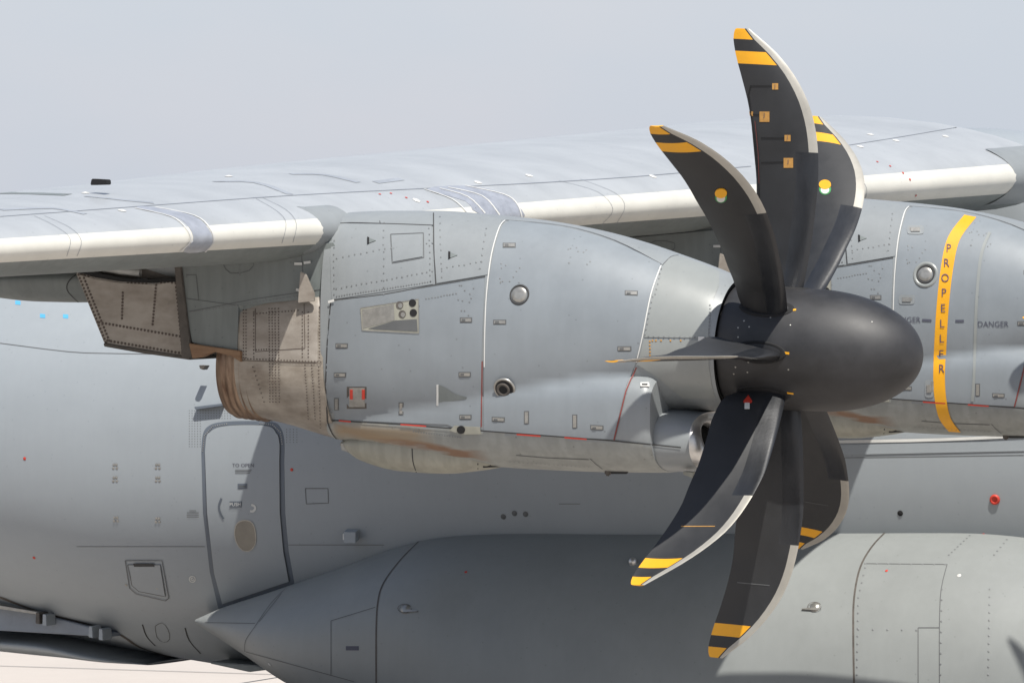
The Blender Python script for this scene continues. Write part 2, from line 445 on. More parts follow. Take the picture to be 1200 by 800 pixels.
# ------------------------------------------------------------------ propeller
rs = [0.40, 0.52, 0.734, 0.949, 1.164, 1.378, 1.592, 1.807, 2.022, 2.236, 2.45, 2.665]
LEx = [0.02, 0.045, 0.075, 0.098, 0.112, 0.122, 0.109, 0.077, 0.012, -0.105, -0.286, -0.551]
LEt = [0.05, 0.05, 0.046, 0.044, 0.048, 0.045, 0.035, 0.030, 0.034, 0.036, 0.050, 0.097]
TEx = [-0.26, -0.38, -0.44, -0.455, -0.448, -0.450, -0.470, -0.490, -0.530, -0.592, -0.660, -0.706]
TEt = [0.08, 0.02, -0.08, -0.078, -0.045, -0.010, 0.020, 0.058, 0.070, 0.090, 0.104, 0.112]
PITCH = R(-3.2)
AXV = Vector((math.cos(PITCH), 0, math.sin(PITCH)))
bt = [(r, a, b, c, d) for r, a, b, c, d in zip(rs, LEx, LEt, TEx, TEt)]
RAD = sorted(set([.40, .46, .52, .58, .65, .73] + [.8 + .075 * i for i in range(24)] + [1.655, 1.66, 2.37, 2.475, 2.575, 2.62, 2.645, 2.66, 2.665]))
RAD = [r for r in RAD if r <= 2.665]
def blade_geo():
    V = []; Fc = []; mi = []
    ncol = 15
    for r in RAD:
        ax, at, cx, ct = interp(bt, r)
        L0 = Vector((ax, at)); T0 = Vector((cx, ct)); ch = (T0 - L0).length
        tip = max(0.0, (r - 2.55) / .115)                      # rounded trailing corner
        if tip > 0: T0 = T0 + (L0 - T0) * (.30 * (1 - math.sqrt(max(0, 1 - min(1, tip) ** 2)))); ch = (T0 - L0).length
        wst = min(.075, ch * .30) * (1 if r < 2.5 else lerp(1, .75, (r - 2.5) / .165))
        gap = .014
        fr = [0, .012 / ch, .5 * wst / ch, wst / ch, (wst + gap) / ch]
        fr += [lerp(fr[-1], 1, k / (ncol - 5)) for k in range(1, ncol - 4)]
        tk = lerp(.11, .022, min(1, (r - .4) / 1.2)) * (1 if r < 1.6 else lerp(1, .45, (r - 1.6) / 1.065))
        d = (T0 - L0) / ch; nrm = Vector((-d.y, d.x))
        if nrm.y < 0: nrm = -nrm
        up = []; lo = []
        for f in fr:
            f = min(f, 1)
            th = tk * 2.6 * (math.sqrt(f) * .6 - .25 * f - .35 * f * f) + .0015
            cb = .045 * ch * 4 * f * (1 - f) * (1 if r > .8 else (r - .4) / .4)
            p = L0 + d * (f * ch)
            up.append(p + nrm * (cb + th)); lo.append(p + nrm * (cb - th * .7))
        ring = up + list(reversed(lo[1:]))
        for p in ring: V.append((p.x, p.y, r))
    m = 2 * ncol - 1
    for i in range(len(RAD) - 1):
        rm = (RAD[i] + RAD[i + 1]) / 2
        for k in range(m):
            k2 = (k + 1) % m; Fc.append((i * m + k, i * m + k2, (i + 1) * m + k2, (i + 1) * m + k))
            kk = k if k < ncol - 1 else (m - 1 - k)
            strip = kk < 3
            if strip: mi.append(1 if rm > 1.655 else 2)
            elif kk < 6 and rm < 1.655: mi.append(2)
            elif kk == 3: mi.append(0)
            elif rm > 2.575 or 2.37 < rm < 2.475: mi.append(3)
            else: mi.append(0)
    Fc.append(tuple(range((len(RAD) - 1) * m, len(RAD) * m))); mi.append(3)
    return V, Fc, mi
BV, BF, BM = blade_geo()
def blade_matrix(th, pitch=0.0):
    # local (x, t, r) -> world offset from hub. rotation direction: top blade moves towards the camera
    rad = Vector((0, -math.sin(th), math.cos(th))); tan = Vector((0, -math.cos(th), -math.sin(th)))
    rot = Matrix.Rotation(-PITCH, 3, 'Y')
    c, s_ = math.cos(pitch), math.sin(pitch); ax_ = Vector((1, 0, 0))
    return Matrix((rot @ (ax_ * c + tan * s_), rot @ (tan * c - ax_ * s_), rot @ rad)).transposed()
bme = bpy.data.meshes.new('blade'); bme.from_pydata(BV, [], BF)
for k in ('blade', 'nickel', 'boot', 'yellow'): bme.materials.append(M[k])
bme.polygons.foreach_set('material_index', BM); bme.polygons.foreach_set('use_smooth', [True] * len(BF))
bme.validate(); bme.update()
bm = bmesh.new(); bm.from_mesh(bme); bmesh.ops.recalc_face_normals(bm, faces=bm.faces); bm.to_mesh(bme); bm.free()
bme.set_sharp_from_angle(angle=R(50))
def spinner_prof():
    P = [(-.535, .47), (-.535, .508), (-.52, .514)]
    for i in range(1, 6): P.append((-.52 + .7 * i / 5, .514))
    for i in range(1, 30):
        a = math.pi / 2 * i / 29
        P.append((.18 + .925 * math.sin(a), max(.0005, .514 * math.cos(a) ** .93)))
    return P
BLADES = {}
def propeller(hub, phase, pitch=0.0):
    prop = sub('propeller', hub)
    surfs = {}
    for k in range(8):
        o = bpy.data.objects.new('blade', bme); link(o, prop)
        mt = blade_matrix(R(phase) + k * math.pi / 4, pitch)
        o.matrix_local = mt.to_4x4()
        surfs[k] = Surf([hub + mt @ Vector(v) for v in BV], BF)
    V, Fc = revolve(spinner_prof(), 96, hub, AXV)
    s = mesh('spinner', V, Fc, M['spinner'], prop, True, sharp=40); sf = Surf(V, Fc)
    V, Fc = revolve([(-.50, 0.05), (-.50, .44), (-.62, .44), (-.62, .05)], 48, hub, AXV)
    mesh('hub_backplate', V, Fc, M['black'], prop, True, sharp=40)
    for k in range(8):                                                   # dark collar where each blade leaves the spinner
        mt = blade_matrix(R(phase) + k * math.pi / 4, pitch)
        V = []; Fc = []; m = 28
        for r, a, b in ((.49, .25, .10), (.515, .245, .095), (.519, .225, .08), (.50, .12, .05)):
            for j in range(m):
                t = 2 * math.pi * j / m; V.append(hub + mt @ Vector((-.15 + a * math.cos(t), .03 + b * math.sin(t), r)))
        for i in range(3):
            for j in range(m): Fc.append((i * m + j, i * m + (j + 1) % m, (i + 1) * m + (j + 1) % m, (i + 1) * m + j))
        mesh('blade_seal', V, Fc, M['black'], prop, True)
    return prop, surfs, sf
PH = -0.49
prop4, BS, SPN = propeller(HUB, PH)
# marks on the spinner: orange index ticks and tiny fasteners
for p in (((926, 363.5), (933, 363)), ((918, 413), (925, 414)), ((922.5, 460), (930, 461))):
    strips('index_tick', [p], .02, SPN, M['yellow'], prop4, .003)
dots('fastener', [(865, 384), (865, 395), (878, 383), (863, 420), (862, 430), (860, 438), (877, 424), (876, 436), (872, 376), (926, 381), (924, 433), (903, 372), (1022, 377)], .008, SPN, M['steel'], prop4)
def rect(x, y, w_, h_, sk=0): return [(x - w_ / 2, y - h_ / 2 + sk), (x + w_ / 2, y - h_ / 2), (x + w_ / 2, y + h_ / 2), (x - w_ / 2, y + h_ / 2 + sk)]
def ell(x, y, a, b, n=18): return [(x + a * math.cos(6.2832 * k / n), y + b * math.sin(6.2832 * k / n)) for k in range(n)]
# amber tape squares with their wires on the top blade
for (x, y, s) in ((908.5, 101.5, 7), (896, 137, 11.5), (880, 133.5, 5), (923, 162, 7), (924, 191, 11)):
    panel('tape_patch', rect(x, y, s, s * 1.05), BS[0], M['tape'], prop4, .004, 4, label='amber tape square on the top blade')
for (x, y, s) in ((896, 135, 5), (924, 189, 5), (908.5, 101, 4), (923, 161, 4)):
    text('tape_mark', 'J', x, y, s * 1.3, BS[0], M['ink'], prop4, h=.009)
for p in ([(904, 101), (880, 101)], [(919, 162), (892, 162)], [(918, 190), (892, 191)], [(880, 100), (877, 112), (884, 160), (889, 215), (891, 260)], [(890, 135), (880, 134)]):
    strips('sensor_wire', [p], .012, BS[0], M['black'], prop4, .004)
strips('sensor_wire', [[(885, 142), (889, 180), (890, 215)]], .005, BS[0], M['brick'], prop4, .006)
for B, x, y in ((1, 845, 228), (7, 967, 219)):
    panel('round_sticker', ell(x, y + 3, 7, 6.5), BS[B], M['green'], prop4, .004, 5)
    panel('round_sticker', ell(x, y + 4, 5, 4.5), BS[B], M['bright'], prop4, .007, 5)
    panel('round_sticker', ell(x, y - 2, 7, 5.5), BS[B], M['yellow'], prop4, .010, 5)
panel('arrow_mark', [(877, 463), (881.5, 470), (880, 472), (872, 472), (871, 470)], BS[3], M['red'], prop4, .004, 5)
panel('blade_tag', rect(875.5, 475.5, 6, 7), BS[3], M['bright'], prop4, .004, 5)
for i in range(4):
    strips('stencil_line', [[(866, 451.5 + i * 2.1), (889 - i * 3, 451 + i * 2.3)]], .005, BS[3], M['mid'], prop4, .004)
strips('balance_line', [[(798, 616.5), (838, 616.5)]], .008, BS[3], M['tape'], prop4, .003)
strips('balance_line', [[(864, 682), (902, 685.5)]], .008, BS[4], M['mid'], prop4, .003)
strips('balance_line', [[(942, 587), (971, 592)]], .006, BS[5], M['mid'], prop4, .003)
strips('red_mark', [[(866, 397), (873, 396)]], .02, BS[2], M['red'], prop4, .004)

# ------------------------------------------------------------------ nacelle
def row(px, yt, yb, w_, nu, nl, yc=None, Y=0.0):
    a = W(px, yt, Y); b = W(px, yb, Y); zc = (a.z + b.z) / 2 if yc is None else W(px, yc, Y).z
    return (a.x, a.z, b.z, zc, w_, nu, nl)
bodyA = [row(409, 249, 514, .605, 3.0, 2.2, 400), row(450, 247, 520, .66, 2.6, 2.3, 400), row(510, 247, 525, .69, 2.4, 2.3, 400), row(570, 251, 527, .705, 2.3, 2.3, 401),
         row(640, 258.5, 524, .70, 2.2, 2.2, 402), row(700, 269.5, 517, .685, 2.1, 2.1, 402), row(750, 283, 498, .66, 2.05, 2.05, 403), row(795, 298.5, 484, .625, 2, 2, 403),
         row(830, 311.5, 481, .59, 2, 2, 403), row(852, 321, 481.5, .565, 2, 2, 403.5), row(863.5, 328, 482, .545, 2, 2, 405)]
bodyB = [row(405, 480, 515, .40, 2.2, 2.2), row(470, 452, 531, .54, 2.6, 2.4, 490), row(560, 436, 544, .63, 2.8, 2.6, 485), row(650, 428, 550, .69, 3, 2.8, 480), row(720, 427, 552.5, .725, 3.2, 2.9, 480),
         row(770, 430, 553, .735, 3.4, 3, 482), row(790, 432, 553, .725, 3.4, 3, 483), row(797, 437, 552, .70, 3.2, 3, 484)]
bodyC = [row(760, 476, 550, .60, 3, 2.7, 514), row(800, 478, 552, .62, 2.8, 2.6, 514), row(836, 482, 551, .575, 2.6, 2.5, 516)]
def ssub(name, off, label=None): return sub(name, HUB + off, label)

VA, FA = loft(bodyA, 130, 128, True, False, tilt=.056); SA = Surf(VA, FA)
VB, FB = loft(bodyB, 100, 112, True, True); SB = Surf(VB, FB)
VC, FC = loft(bodyC, 20, 96, False, False); SC = Surf(VC, FC)
bodyD = [row(303, 345, 488, .505, 5, 2.1, 424), row(345, 340, 498, .54, 5, 2.1, 424), row(400, 335, 514, .600, 4.5, 2.15, 422), row(412, 335, 516, .605, 4.5, 2.15, 422)]
VD, FD = loft(bodyD, 40, 96); SD = Surf(VD, FD)
BODY = join_surf(SA, SB, SC)

def tri_vent(x, y, s=1.0): return [(x, y - 5 * s), (x + 11 * s, y), (x, y + 5 * s)]

def nacelle(off, outer):
    nac = ssub('engine_nacelle', off)
    ORIGIN[nac.name] = HUB                       # meshes are made in place for the outboard engine, then the empty carries them
    def P(*a, **k): return panel(*a, **k)
    mesh('upper_cowl', VA, FA, M['paint'], nac, True, sharp=50)
    sa, sb = W(384, 492, -.6), W(798, 524, -.6)
    def over(f, V):
        c = sum((V[i] for i in f), Vector()) / len(f)
        return 1 if c.z > sa.z + (sb.z - sa.z) * (c.x - sa.x) / (sb.x - sa.x) else 0
    mesh('lower_cowl', VB, FB, [M['lower'], M['paint']], nac, True, sharp=50, mi=[over(f, VB) for f in FB])
    mesh('intake_cowl', VC, FC, M['paint'], nac, True, sharp=50)
    mesh('exhaust_shroud', VD, FD, M['tan2'], nac, True, sharp=50)
    # front ring rim and dark gap behind the spinner
    V, Fc = revolve([(-.545, .53), (-.55, .50), (-.68, .49)], 96, HUB, AXV)
    mesh('cowl_rim', V, Fc, M['black'], nac)
    # intake lip: rolled polished ring and a dark duct behind it
    m = 96; base = VC[-m:]; cen = sum(base, Vector()) / m
    V = []; Fc = []
    prof = [(0, 0), (.03, -.005), (.07, -.022), (.095, -.055), (.10, -.085), (.085, -.12), (.04, -.145), (-.05, -.15), (-.10, -.15), (-.12, -.2)]
    for i_, (fx, ins) in enumerate(prof):
        for p in base:
            q = p - cen; L_ = math.hypot(q.y, q.z)
            k = (L_ + ins) / L_
            sl = -.3 * q.z * min(1, max(0, fx) / .07 if i_ < 4 else 1)     # the mouth leans: lower lip ahead of the upper one
            V.append(Vector((p.x + fx + sl, cen.y + q.y * k, cen.z + q.z * k)))
    for i in range(len(prof) - 1):
        for k in range(m): Fc.append((i * m + k, (i + 1) * m + k, (i + 1) * m + (k + 1) % m, i * m + (k + 1) % m))
    n1 = 7 * m
    mesh('intake_lip', V, Fc[:n1], M['chrome'], nac)
    mesh('intake_duct', V, Fc[n1 - m:] + [tuple(range((len(prof) - 1) * m, len(prof) * m))], M['black'], nac)
    # ---- cowl doors and panels, proud of the body
    P('cowl_door', [(597, 259)] + smooth_line([(597, 259), (660, 267), (720, 284), (774, 309.5)], 5)[1:] + smooth_line([(774, 311), (762, 345), (752, 395), (744, 428)], 4) + [(733, 455), (719, 514.5), (640, 510.5), (567, 505.5)] + smooth_line([(567, 505), (568, 400), (572, 340), (580, 290), (589, 265)], 4), BODY, M['door'], nac, h=.007)
    P('cowl_door', [(388, 354), (400, 352), (470, 342), (568.5, 326), (565, 400), (563.5, 503), (549, 502), (535, 502.5), (525, 497), (470, 495), (384, 491), (382, 450), (383, 400)], BODY, M['door'], nac, h=.006)
    P('fairing_panel', [(509, 249), (570, 253.5), (588, 258), (579, 285), (571.5, 322), (512, 332), (509.5, 300)], BODY, M['paint'], nac, h=.006)
    P('fairing_panel', [(391, 262), (506, 264), (507.5, 333), (389, 351), (387, 300)], BODY, M['paint'], nac, h=.005)
    P('nose_cowl', [(777, 312)] + smooth_line([(777, 312), (786, 302), (798, 301), (825, 311), (843, 318.5)], 4)[1:] + smooth_line([(842, 335), (835, 355), (831, 380), (830, 396)], 4) + [(755, 395), (765, 345)], SA, M['nose'], nac, h=.006)
    P('nose_cowl', [(755, 397.5), (830, 398.5), (831, 430), (834, 450), (838, 466), (800, 466), (768, 440), (747, 427)], SA, M['nose'], nac, h=.006)
    P('access_panel', [(459, 276), (495, 274.5), (495.5, 301), (461, 307)], BODY, M['paint'], nac, h=.0105, g=9)
    seam([[(458, 275), (496.5, 273.5), (497, 302), (460, 308.5), (458, 275)]], BODY, M['mid'], nac, .007, .0085)
    # seams: white strips painted for light caught on door edges, dark gaps, brick-red edge on the lower doors
    seam([smooth_line([(568, 430), (568.5, 390), (570.5, 345), (576, 300), (585, 268), (592, 259)], 5), smooth_line([(774.5, 312), (763, 345), (753, 395), (746, 424)], 5)], BODY, M['bright'], nac, .010, .0095, label='painted white highlight along the door edge')
    seam([[(565.5, 423), (564.5, 500)], [(746, 430), (734, 458), (720, 515)]], BODY, M['brick'], nac, .011, .0095, label='reddish sealed door edge')
    seam([[(384, 492), (470, 497), (560, 504), (720, 516), (798, 524)]], BODY, M['dark'], nac, .011, .0075)
    for a, b in (((398, 493), (412, 494)), ((470, 497), (500, 499)), ((606, 508.5), (634, 510.5)), ((662, 512.2), (688, 514))):
        strips('red_edge_mark', [[a, b]], .012, BODY, M['red'], nac, .010)
    seam([smooth_line([(388, 352), (450, 345), (509, 334), (569, 324)], 3), [(508, 250), (508.5, 290), (511, 333)], smooth_line([(592, 258.5), (660, 265), (720, 282), (775, 310)], 4)], BODY, M['dark'], nac, .008, .0065)
    seam([smooth_line([(776, 311), (786, 301), (795, 299)], 3)], BODY, M['mid'], nac, .007, .003)
    seam([smooth_line([(384, 270), (400, 262), (450, 262.5), (508, 264.5)], 4)], BODY, M['dark'], nac, .010, .0065)
    seam([[(388, 353), (384, 400), (382, 450), (384, 494)], smooth_line([(384, 494), (390, 508), (398, 517)], 4)], join_surf(BODY, SD), M['dark'], nac, .012, .006)
    seam([[(445, 259), (446, 263)], [(692, 537), (698, 543), (706, 549)], [(605, 533), (640, 536), (690, 538)]], BODY, M['mid'], nac, .008, .004)
    # portholes
    for x, y, ra, hollow in ((609, 345.5, 11, False), (592, 454.5, 12, True)):
        p, n = BODY.hit(x, y); rr = ra / 137.5
        if hollow: n = (n + Vector((0, -.0, -.12))).normalized(); p = p + n * .016
        V, Fc = revolve([(.002, rr + .012), (.012, rr + .006), (.014, rr), (.002, rr - .012)], 28, p, n)
        mesh('porthole_ring', V, Fc, M['dark'] if not hollow else M['steel'], nac)
        if not hollow:
            V, Fc = revolve([(.011, rr - .012), (.017, rr - .018), (.018, .03), (.018, .0005)], 28, p, n); mesh('porthole_plug', V, Fc, M['steel'], nac)
        else:
            ax = (n + Vector((.35, 0, .1))).normalized()
            V, Fc = revolve([(.012, rr - .006), (.011, rr - .02), (-.05, rr * .62), (-.12, rr * .55)], 28, p, n); mesh('exhaust_stub', V, Fc, M['strut'], nac)
            V, Fc = revolve([(.0135, .0005), (.0135, rr * .86)], 28, p, n); mesh('stub_bore', V, Fc, M['black'], nac)
            V, Fc = revolve([(.0145, rr * .42), (.021, rr * .50), (.021, rr * .62), (.0145, rr * .70)], 28, p + Vector((-.008, 0, -.003)), n); mesh('stub_sleeve', V, Fc, M['strut'], nac)
    # latches
    H = [(597, 288, 13, 3.6, 0), (586, 377.5, 13, 3.6, 0), (740, 344, 13, 3.6, .05), (401, 405, 12, 3.6, 0), (399, 439, 12, 3.4, 0), (545, 438.5, 12, 3.6, 0), (546, 488.5, 12, 3.4, 0), (584.5, 491.5, 13, 3.4, .05), (700, 501, 13, 3.4, .05), (732, 408.5, 14, 3.6, 0), (546.5, 375, 12, 4, 0)]
    Vv = [(395, 473, 3.4, 12, 0), (470.5, 478.5, 3.4, 13, 0), (617.5, 489, 3.6, 13, 0), (674, 493.5, 3.6, 14, 0)]
    for x, y, a, b, sk in H + Vv:
        P('latch_recess', rect(x, y, a + 2.4, b + 2.2, -sk * a), BODY, M['mid'], nac, h=.0085, g=20, skirt=False)
        P('latch', rect(x, y, a, b, -sk * a), BODY, M['steel'], nac, h=.0125, g=20)
        if a > b: P('latch_trigger', rect(x - a * .22, y, a * .34, b * .6), BODY, M['mid'], nac, h=.015, g=20)
    # triangular static vents: dark slot and ramp with its shade painted as colour
    for x, y, s in ((431, 282.5, .75), (526, 299.5, .8)):
        P('vent_ramp', [(x, y - 5 * s), (x + 13 * s, y), (x, y + 5 * s)], BODY, M['pylon'], nac, h=.0115, g=20)
        P('vent_slot', [(x, y - 5.5 * s), (x + 2.8 * s, y - 4.5 * s), (x + 2.8 * s, y + 4.2 * s), (x, y + 5.5 * s)], BODY, M['black'], nac, h=.016, g=20)
    # flush duct scoop
    P('duct_scoop', [(513, 451)] + smooth_line([(516, 451), (523, 454), (534, 461), (550, 465.5), (551, 466.5), (540, 468), (526, 471), (515, 475)], 3) + [(513, 475)], BODY, M['pylon'], nac, h=.008, g=12, skirt=False)
    P('scoop_lip', [(512, 450.5), (514.2, 450.5), (514.2, 475.5), (512, 475.5)], BODY, M['bright'], nac, h=.010, g=20)
    # flat exhaust box of the cooler, recess shading painted in colour, four round ports
    P('outlet_recess', [(423, 361), (491, 350.5), (491.5, 390.5), (425, 387)], BODY, M['cream'], nac, h=.0085, g=12, skirt=False)
    P('painted_ramp_light', [(425, 363), (462, 356.5), (463, 375), (426, 385)], BODY, M['steel'], nac, h=.0105, g=12, skirt=False)
    P('painted_floor_shade', [(432, 385), (464, 375.5), (489, 374), (490, 388.5), (440, 386)], BODY, M['mid'], nac, h=.0105, g=12, skirt=False)
    for x, y, k in ((469, 357.5, 0), (484, 355, 1), (472, 368, 0), (485, 366.5, 1)):
        P('outlet_port', ell(x, y, 4.2, 4.4, 14), BODY, M['black'] if k else M['strut'], nac, h=.013, g=20)
        if not k: P('port_plug', ell(x + 1, y + .8, 2.6, 3, 10), BODY, M['steel'], nac, h=.016, g=20)
    strips('recess_edge', [[(423, 361), (491, 350.5), (491.5, 390.5), (425, 387), (423, 361)]], .007, BODY, M['steel'], nac, .011)
    # little square window with red bars
    P('drain_recess', rect(418.5, 465.5, 23, 25.5), BODY, M['strut'], nac, h=.0085, g=20, skirt=False)
    P('drain_plate', rect(419, 465, 18, 22), BODY, M['steel'], nac, h=.012, g=20)
    for x in (412.5, 426.5): P('red_bar', rect(x, 461.5, 3, 11), BODY, M['red'], nac, h=.0165, g=20)
    # drain fitting on the lower seam
    P('drain_fitting', [(527, 504), (533, 498.5), (563, 500), (564, 508), (543, 508.5)], BODY, M['cream'], nac, h=.011, g=20)
    P('drain_port', ell(541, 503, 4.8, 4.6, 14), BODY, M['black'], nac, h=.0155, g=20)
    # lifting lug and small bright tabs
    P('lift_lug', rect(755.5, 451.5, 9, 4), BODY, M['bright'], nac, h=.018, g=20)
    P('lug_slot', rect(755.5, 451.5, 6, 1.2), BODY, M['dark'], nac, h=.022, g=20)
    P('edge_tab', rect(822, 397, 7, 5), BODY, M['bright'], nac, h=.014, g=20)
    # oil and heat staining that runs aft along the lower cowl
    # rivets
    rv = along([(392, 275), (392, 345)], 8, .5) + along([(395, 303), (445, 293), (507, 285)], 7, .4) + along([(450, 262), (450, 345)], 8, .5) + along([(395, 338), (507, 318)], 6, .4) + along([(503, 268), (505, 330)], 7, .4) \
        + along([(516, 255), (518, 325)], 8, .5) + along([(518, 315), (565, 307)], 7, .4) + along([(570, 268), (563, 315)], 8, .4) + along([(395, 347), (505, 330)], 3.2, .2) + along([(500, 350), (535, 344)], 3.4, .3)
    rv += along([(765, 348), (756, 392)], 6, .3) + along([(760, 394), (833, 396)], 6, .3) + along([(775, 315), (768, 345)], 6, .3) + along([(832, 358), (831, 394)], 4, .2)
    rv += [(600 + random.uniform(-15, 15), 320 + random.uniform(-12, 12)) for _ in range(12)] + [(686 + random.uniform(-22, 22), 300 + random.uniform(-12, 12)) for _ in range(10)] + [(545 + random.uniform(-12, 12), 352 + random.uniform(-18, 18)) for _ in range(12)]
    rv += along([(485, 505), (540, 512)], 3, .1) + along([(598, 540), (690, 546)], 5, .3)
    dots('rivet', rv, .0075, BODY, M['rivetg'], nac, .009)
    dots('gold_rivet', along([(762, 400), (762, 416)], 4, .2) + [(765, 399), (769, 399), (775, 399), (786, 399), (798, 399)], .009, BODY, M['tape'], nac, .010)
    # shroud rivet rows, joint and upper riveted panel
    TOP = join_surf(SD)
    P('shroud_panel', [(282, 359), (330, 351), (385, 341), (384, 400), (382, 424), (330, 423), (281, 421)], TOP, M['tan'], nac, h=.008, g=10, label='riveted heat-stained panel above the exhaust shroud')
    rr_ = []
    for x in (286, 289, 375, 379): rr_ += along([(x, 360), (x, 419)], 3.6)
    for x in (298, 355, 362): rr_ += along([(x, 366), (x, 418)], 4)
    for x in (316, 319.5, 323, 327): rr_ += along([(x, 362), (x + 1, 470)], 3.4)
    rr_ += along([(284, 357), (380, 343)], 3.4) + along([(298, 368), (350, 364)], 3.6) + along([(284, 420), (380, 424)], 3.6) + along([(298, 410), (316, 409)], 3)
    for x in (358, 366): rr_ += along([(x, 428), (x + 4, 490)], 3.4)
    rr_ += along([(374, 430), (376, 500)], 4) + along([(297, 430), (310, 470)], 5)
    dots('shroud_rivet', rr_, .0072, TOP, M['rivet'], nac, .011)
    seam([[(281, 422), (330, 424), (382, 426)], [(300, 362), (300, 412)], [(300, 412), (358, 408)], [(358, 408), (357, 356)]], TOP, M['rivet'], nac, .006, .010)
    # corrugated tailpipe: the rings step in size
    c0 = W(314, 425.5, 0); prof = []
    rows = [(.03, .500)]
    x = .0
    for i in range(5):
        rows += [(-.01 - i * .062, .490), (-.03 - i * .062, .514 - i * .003), (-.045 - i * .062, .486 - i * .003)]
    rows += [(-.325, .480), (-.33, .465), (-.30, .455), (.1, .42)]
    axp = Vector((1, 0, -.06)).normalized()
    V, Fc = revolve(rows, 96, c0 + Vector((.05, 0, 0)), axp); mesh('exhaust_pipe', V, Fc, M['rust'], nac, True, label='scorched corrugated exhaust pipe')
    V, Fc = revolve([(.0, .0005), (.0, .45)], 48, c0, axp); mesh('exhaust_core', V, Fc, M['black'], nac)
    # belly fairing with outlet
    T = [row(402, 516, 524, .10, 2, 2, None, -.2), row(425, 506, 540, .24, 2.2, 2.2, 520, -.2), row(470, 506, 552, .30, 2.4, 2.4, 522, -.2), row(520, 510, 555, .31, 2.4, 2.4, 526, -.2), row(565, 520, 551, .26, 2.4, 2.4, 535, -.2), row(596, 535, 545, .15, 2.2, 2.2, None, -.2)]
    V, Fc = loft(T, 40, 48, y0=-.16); mesh('belly_fairing', V, Fc, M['cream'], nac); SG = Surf(V, Fc)
    seam([smooth_line([(483, 523), (484, 540), (488, 553)], 3), [(560, 533), (560, 549)]], SG, M['dark'], nac, .010, .003)
    P('fairing_outlet', [(566, 539), (592, 542.5), (590, 546), (566, 547)], SG, M['black'], nac, h=.006, g=10)
    P('drain_mast', [(708, 547), (716, 546), (713, 558), (708, 557)], join_surf(SB), M['strut'], nac, h=.02, g=10) if False else None
    slab('drain_mast', [(708, 544), (717, 544), (714, 558), (708, 557)], -.35, -.31, M['strut'], nac)
    slab('drain_comb', [(713, 550), (737, 550.5), (735, 555), (713, 555)], -.33, -.32, M['dark'], nac)
    slab('belly_skid', [(648, 545), (690, 546), (688, 549), (652, 548)], -.25, -.15, M['cream'], nac, bev=.003)
    slab('belly_tab', [(800, 552), (812, 553), (812, 560), (801, 556)], -.45, -.35, M['cream'], nac, bev=.003)
    slab('drain_lug', [(399, 519), (406, 520), (408, 530), (400, 527)], -.3, -.22, M['steel'], nac, bev=.003)
    # aft pylon, its hinge fairing and brackets
    o, SP = slab('pylon_fairing', [(203, 298), (392, 280), (405, 300), (404, 350), (283, 362), (281, 421), (222, 404)], -.52, .52, M['pylon'], nac, bev=.03)
    seam([[(214, 349), (280, 358)], [(218, 322), (230, 322), (233, 352)], [(222, 365), (300, 350), (384, 338)], smooth_line([(262, 310), (273, 302), (297, 305), (292, 317), (270, 320), (262, 310)], 2), [(353, 293), (355, 320)]], SP, M['mid'], nac, .006, .003)
    dots('pylon_rivet', along([(222, 366), (348, 347)], 4, .2) + along([(281, 308), (281, 322)], 3, .2), .007, SP, M['rivetg'], nac, .003)
    o, SF = slab('hinge_fairing', [(88, 319), (110, 325), (140, 330), (180, 332), (209, 328), (219, 419), (170, 411), (122, 403)], -.44, .44, M['tan'], nac, label='tan riveted hinge fairing with sooty edges', bev=.012)
    hr = along([(92, 322), (124, 401)], 4.2) + along([(126, 399), (214, 414)], 4.2) + along([(112, 377), (211, 394)], 4.2) + along([(144, 343), (143, 373)], 4) + along([(183, 334), (179, 380)], 4) + along([(150, 332), (206, 331)], 4.2) + along([(95, 322), (130, 328)], 4.2) + along([(206, 332), (214, 412)], 4.4) + along([(97, 322), (128, 399)], 4.2)
    dots('fairing_rivet', hr, .0125, SF, M['rivet'], nac, .003)
    slab('fairing_strut', [(203, 297), (210, 297), (225, 419), (213, 420)], -.545, -.40, M['strut'], nac, bev=.006)
    slab('fairing_edge', [(121, 402), (170, 410), (222, 418), (222, 421.5), (168, 414), (122, 406)], -.46, .3, M['strut'], nac, bev=.004)
    slab('fairing_edge', smooth_line([(92, 314), (120, 321), (160, 327), (210, 325)], 4) + [(210, 330)] + smooth_line([(210, 330), (160, 331), (118, 326), (92, 318)], 4)[1:], -.455, -.40, M['black'], nac, bev=0)
    slab('hinge_recess', [(100, 308), (206, 300), (208, 327), (150, 326), (100, 317)], -.36, .4, M['strut'], nac, bev=0)
    V, Fc = tube_geo([W(121, 314, -.38), W(145, 318, -.38), W(165, 320, -.38)], .032); mesh('actuator_tube', V, Fc, M['bright'], nac)
    slab('scorched_bracket', [(221, 402), (282, 411), (282, 424), (270, 417), (250, 412), (238, 418), (225, 420)], -.555, -.49, M['stain'], nac, bev=.006)
    slab('heat_shield_blade', [(352, 318), (358, 321), (368, 344), (368, 353), (349, 355), (350, 338)], -.63, -.605, M['tan'], nac, bev=.004)
    for a, b in ((( 346, 309), (355, 309)), ((357, 308), (365, 307)), ((386, 354), (393, 352)), ((348, 339), (358, 342))):
        strips('bright_clip', [[a, b]], .022, join_surf(SP, BODY), M['bright'], nac, .02)
    return nac
nac4 = nacelle(Vector(), True)

